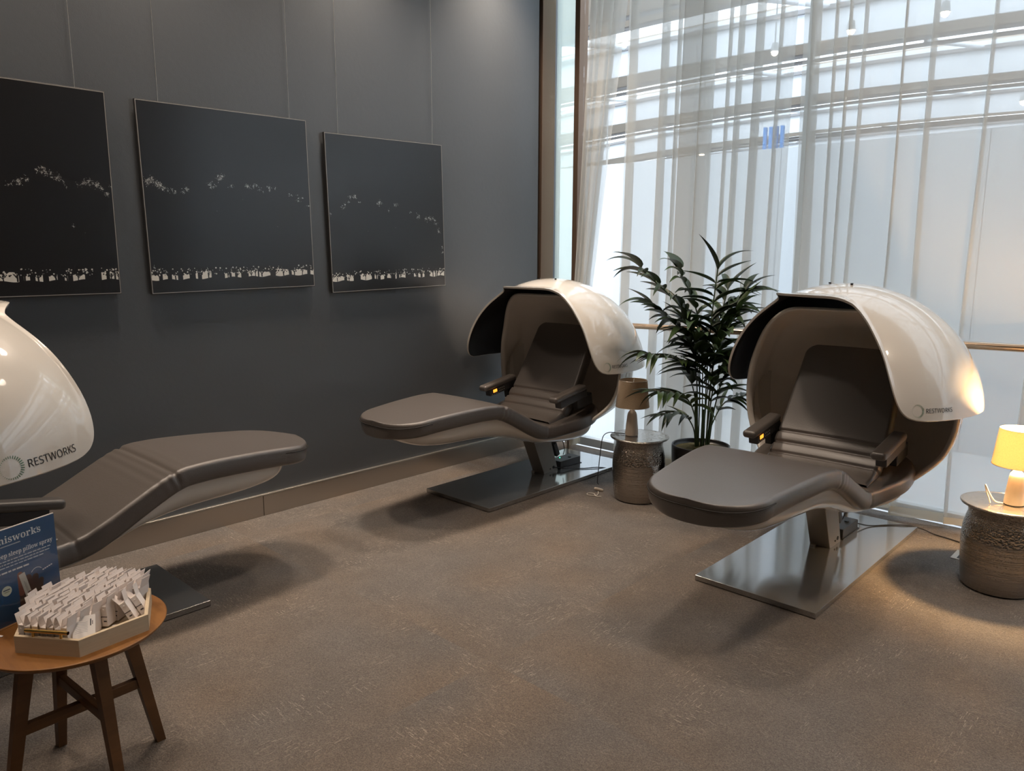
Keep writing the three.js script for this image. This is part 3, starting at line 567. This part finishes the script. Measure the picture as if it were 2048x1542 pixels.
// ---------------------------------------------------------------- round wooden table with tray, cards and sign
{
  const cx = -2.449, cz = -.66, H = .5;
  const t = thing('round_table', 'round oak side table with splayed legs and crossed stretchers', 'table', [cx, 0, cz]);
  const top = lathe([[.0005, H - .022], [.225, H - .022], [.245, H - .016], [.254, H - .006], [.255, H - .002], [.252, H], [.0005, H]], 96);
  { const p = top.attributes.position, uv = top.attributes.uv; for (let i = 0; i < p.count; i++) uv.setXY(i, p.getX(i) * .9 + .1 * p.getY(i), p.getZ(i) * 1.0); }
  mesh('table_top', top, M.oak, t);
  const dirs = [[-.05, -1], [-1, .08], [.05, 1], [1, -.08]].map(([x, z]) => V(x, 0, z).normalize());
  const leg = (d) => { const s = V(-d.z, 0, d.x), g = grid(8, 4, (u, v) => { const y = lerp(0, H - .021, u), r = lerp(.222, .135, u), w = lerp(.014, .021, u), a = [[-1, -1], [1, -1], [1, 1], [-1, 1]][Math.round(v * 4) % 4]; const q = d.clone().multiplyScalar(r + a[1] * w).addScaledVector(s, a[0] * w * .9); return [q.x, y, q.z]; }, true, false); const h = g.toNonIndexed(); h.computeVertexNormals(); return boxUV(h); };
  for (const d of dirs) {
    const l = mesh('leg', leg(d), M.oakLeg, t);
    mesh('foot_pad', new THREE.CylinderGeometry(.012, .012, .002, 12).translate(d.x * .222, .0008, d.z * .222), M.dark, l);
  }
  for (const [i, y] of [[0, .235], [1, .262]]) { const d = dirs[i], e = dirs[i + 2], r = .165, L = r * 2, g = rbox(-L / 2, L / 2, -.017, .017, -.011, .011, .003); boxUV(g); g.rotateY(Math.atan2(-d.z, d.x)); g.translate(0, y, 0); mesh('stretcher', g, M.oakLeg, t); }

  // hexagonal tray
  const tx = -2.417, tz = -.686, th = Math.atan2(-.59, -.807);      // the side with the handle looks along (-sin, -cos) reversed
  const tray = thing('hexagon_tray', 'pale wooden six sided tray with brass handles on the round table', 'tray', [tx, H, tz], 0);
  const ax = V(.59, 0, .807).normalize(), bx = V(-ax.z, 0, ax.x);      // ax: out through the handle side; bx: along that side
  const RI = .198, hex = Array.from({ length: 6 }, (_, k) => { const a = k * Math.PI / 3 + Math.PI / 6; return ax.clone().multiplyScalar(Math.cos(a) * RI).addScaledVector(bx, Math.sin(a) * RI); });
  { const sh = new THREE.Shape(hex.map((p) => new THREE.Vector2(p.x * .97, -p.z * .97))); const g = new THREE.ExtrudeGeometry(sh, { depth: .007, bevelEnabled: false }); g.rotateX(-Math.PI / 2); mesh('tray_floor', g, M.paleWood, tray); }
  for (let k = 0; k < 6; k++) { const a = hex[k], b = hex[(k + 1) % 6], ai = a.clone().multiplyScalar(.945), bi = b.clone().multiplyScalar(.945); const sh = new THREE.Shape([a, b, bi, ai].map((p) => new THREE.Vector2(p.x, -p.z))); const g = new THREE.ExtrudeGeometry(sh, { depth: .05, bevelEnabled: true, bevelSize: .0008, bevelThickness: .0008, bevelSegments: 1 }); g.rotateX(-Math.PI / 2); mesh('tray_side', boxUV(g), M.paleWood, tray); }
  for (const s of [1, -1]) {
    const o = ax.clone().multiplyScalar(s * RI * .842);
    const h = mesh('handle', rod([o.x + bx.x * -.066, .068, o.z + bx.z * -.066], [o.x + bx.x * .066, .068, o.z + bx.z * .066], .0052, 14), M.brass, tray);
    for (const q of [-.043, .043]) mesh('handle_post', rod([o.x + bx.x * q, .049, o.z + bx.z * q], [o.x + bx.x * q, .068, o.z + bx.z * q], .0038, 10), M.brass, h);
  }
  // folded sample cards: a slim carton body whose two upper flaps lean together
  const bodyG = new THREE.BoxGeometry(.0185, .062, .040).translate(0, .031, 0);
  const flap = (s) => { const g = new THREE.BoxGeometry(.0008, .034, .040).translate(0, .017, 0); g.rotateZ(s * .27); g.translate(-s * .0088 * -1 * -1, .061, 0); return g; };
  const flapL = flap(-1), flapR = flap(1), bandG = new THREE.BoxGeometry(.019, .0022, .0012).translate(0, .030, .0203), printG = new THREE.BoxGeometry(.009, .004, .0012).translate(.002, .016, .0203), studG = new THREE.SphereGeometry(.0032, 8, 6).scale(1, .7, .6).translate(0, .052, .0205);
  let made = null;
  const card = (lx, lz, y, turn, tilt, label, group) => {
    let o;
    if (!made) { o = thing('sample_card', label, 'sample card', [0, 0, 0], 0, group); mesh('carton', bodyG, M.paper, o); mesh('flap', flapL, M.paper, o); mesh('flap', flapR, M.paper, o); mesh('print_band', bandG, M.paperInk, o); mesh('print_mark', printG, M.paperInk, o); mesh('blister', studG, M.paper, o); made = o; }
    else { o = made.clone(); o.name = numbered('sample_card'); scene.add(o); o.userData = {}; tag(o, label, 'sample card', group); }
    const p = ax.clone().multiplyScalar(lz).addScaledVector(bx, lx);
    o.rotation.order = 'YXZ'; o.position.set(tx + p.x, H + .0085 + y, tz + p.z); o.rotation.set(tilt[0], Math.atan2(ax.x, ax.z) + turn, tilt[1]);
    return o;
  };
  for (let j = 0; j < 8; j++) {
    const z = .133 - j * .0435, half = Math.min(.178, (RI * .9 - Math.abs(z) * .5) * 1.02) - .012, n = Math.floor(half * 2 / .0205);
    for (let i = 0; i < n; i++) {
      const x = -half + .0102 + (half * 2 - .0204) * i / Math.max(1, n - 1);
      // the side towards the room has been emptied
      if (x < -.055 && z > -.09 && !(x > -.075 && z < .03)) continue;
      if (x < -.11 && z > -.14) continue;
      card(x, z, rr(0, .008), rr(-.07, .07), [rr(-.06, .04), rr(-.05, .05)], 'white folded sample card standing packed in the tray', 'packed sample cards');
    }
  }
  card(-.135, -.03, .012, .35, [-.12, .5], 'white sample card leaning against the tray side facing the room', 'leaning sample cards');
  card(-.142, -.075, .012, .35, [-.12, .5], 'white sample card leaning against the tray side facing the room', 'leaning sample cards');
  // one flat leaflet resting on the front edge and one lying in the bottom
  const leafTex = canvasTex(256, 256, (c) => { c.fillStyle = '#e6e2e0'; c.fillRect(0, 0, 256, 256); c.strokeStyle = '#9aa0ac'; c.lineWidth = 3; for (let k = 0; k < 7; k++) { c.beginPath(); c.moveTo(30, 60 + k * 18); c.bezierCurveTo(80, 40 + k * 20, 120, 90 + k * 12, 170, 60 + k * 17); c.stroke(); } c.fillStyle = '#33343c'; c.fillRect(196, 40, 14, 70); c.fillRect(220, 60, 8, 40); });
  const leafMat = std(lin(1, 1, 1), .7, { map: leafTex });
  const flat = (label, lx, lz, y, rot, w, d) => { const p = ax.clone().multiplyScalar(lz).addScaledVector(bx, lx), o = mesh('sample_leaflet', rbox(-w / 2, w / 2, -.0008, .0008, -d / 2, d / 2, .0004, 1), leafMat); o.geometry = boxUV(o.geometry.toNonIndexed ? o.geometry : o.geometry); { const pp = o.geometry.attributes.position, uv = o.geometry.attributes.uv; for (let i = 0; i < pp.count; i++) uv.setXY(i, pp.getX(i) / w + .5, .5 - pp.getZ(i) / d); } o.position.set(tx + p.x, H + y, tz + p.z); o.rotation.order = 'YXZ'; o.rotation.set(...rot); return tag(o, label, 'leaflet'); };
  const ry = Math.atan2(ax.x, ax.z);
  flat('white printed leaflet propped on the tray edge beside the brass handle', -.078, .118, .058, [.75, ry + .55, .1], .058, .075);
  flat('white printed leaflet lying flat in the emptied part of tray', -.118, .03, .0105, [0, ry + .3, 0], .05, .07);

  // sign in a clear holder
  const sx = -2.651, sz = -.683, dir = V(.367, 0, .93);
  const sign = thing('sign_holder', 'blue sleep spray sign in a clear holder on the round table', 'sign', [sx, H, sz], Math.atan2(.93, -.367));
  // local x runs along the sign from its far edge (x = .0) to its near edge (x = -.21) as seen from the front
  const tex = canvasTex(840, 1188, (c, w, h) => {
    c.fillStyle = '#225585'; c.fillRect(0, 0, w, h);
    c.fillStyle = '#eceff2'; c.font = 'bold 118px serif'; c.fillText('thisworks', 60, 170); c.font = '26px serif'; c.fillText('®', 590, 110);
    c.font = '500 30px serif'; for (let k = 0; k < 24; k++) c.fillRect(70 + k * 13, 200, 8, 12);
    c.font = 'bold 74px serif'; c.fillText('deep sleep pillow spray', 50, 345, 740);
    for (let j = 0; j < 3; j++) { let x = 60; while (x < 760 - j * 60) { const L = 18 + 50 * rnd(); c.globalAlpha = .8; c.fillRect(x, 385 + j * 38, L, 13); x += L + 10; } } c.globalAlpha = 1;
    { let x = 60; while (x < 440) { const L = 30 + 50 * rnd(); c.fillRect(x, 520, L, 20); x += L + 12; } }
    // round badge
    c.beginPath(); c.arc(150, 760, 62, 0, 7); c.fillStyle = '#e8ead8'; c.fill(); c.fillStyle = '#53606a'; c.fillRect(108, 740, 84, 14); c.fillStyle = '#9aa27a'; c.fillRect(120, 768, 60, 9);
    // a hand holding a slim white tube
    const skin = (x0, y0, x1, y1, wd, col) => { c.strokeStyle = col; c.lineWidth = wd; c.lineCap = 'round'; c.beginPath(); c.moveTo(x0, y0); c.lineTo(x1, y1); c.stroke(); };
    c.fillStyle = '#4a2a22'; c.beginPath(); c.moveTo(300, 880); c.bezierCurveTo(330, 760, 560, 780, 580, 860); c.lineTo(520, 1188); c.lineTo(280, 1188); c.fill();
    skin(520, 720, 510, 880, 84, '#3f251f'); skin(430, 700, 450, 880, 86, '#4c2c23'); skin(590, 790, 560, 920, 70, '#38211c'); skin(330, 620, 330, 860, 72, '#8a5344');
    c.save(); c.translate(392, 800); c.rotate(-.22); c.fillStyle = '#d9d4cc'; c.fillRect(-40, -190, 80, 380); c.fillStyle = '#9a958e'; c.fillRect(-6, -80, 6, 200); c.fillRect(8, -60, 4, 160); c.restore();
    skin(430, 900, 450, 960, 60, '#6a3d30');
    c.strokeStyle = '#dfe6ee'; c.lineWidth = 7; c.beginPath(); c.arc(545, 690, 80, 3.7, 5.6); c.stroke(); for (let k = 0; k < 3; k++) c.fillRect(0, 0, 0, 0);
    c.fillStyle = '#e3e8ee'; { let x = 620; for (let k = 0; k < 5; k++) { c.fillRect(x, 660 - k * 6, 22, 16); x += 28; } }
  });
  const front = 1;
  mesh('sign_print', (() => { const g = new THREE.PlaneGeometry(.21, .297); g.translate(-.105, .155, .0022); return g; })(), std(lin(1, 1, 1), .45, { map: tex }), sign);
  mesh('sign_board', rbox(-.21, 0, .004, .306, -.002, .0018, .0006, 1), M.paper, sign);
  mesh('clear_front', box(-.213, .003, .001, .309, .004, .0055), M.pane, sign);
  mesh('clear_foot', box(-.213, .003, 0, .002, -.05, .0055), M.pane, sign);
  sign.rotation.x = 0;
  const strip = mesh('paper_strip', rbox(-.02, .02, .0, .003, -.004, .004, .0014), M.paper); strip.position.set(-2.545, H, -.478); strip.rotation.y = .5; tag(strip, 'small white strip lying on the oak table before the sign', 'paper strip');
}

renderer.render(scene, camera);
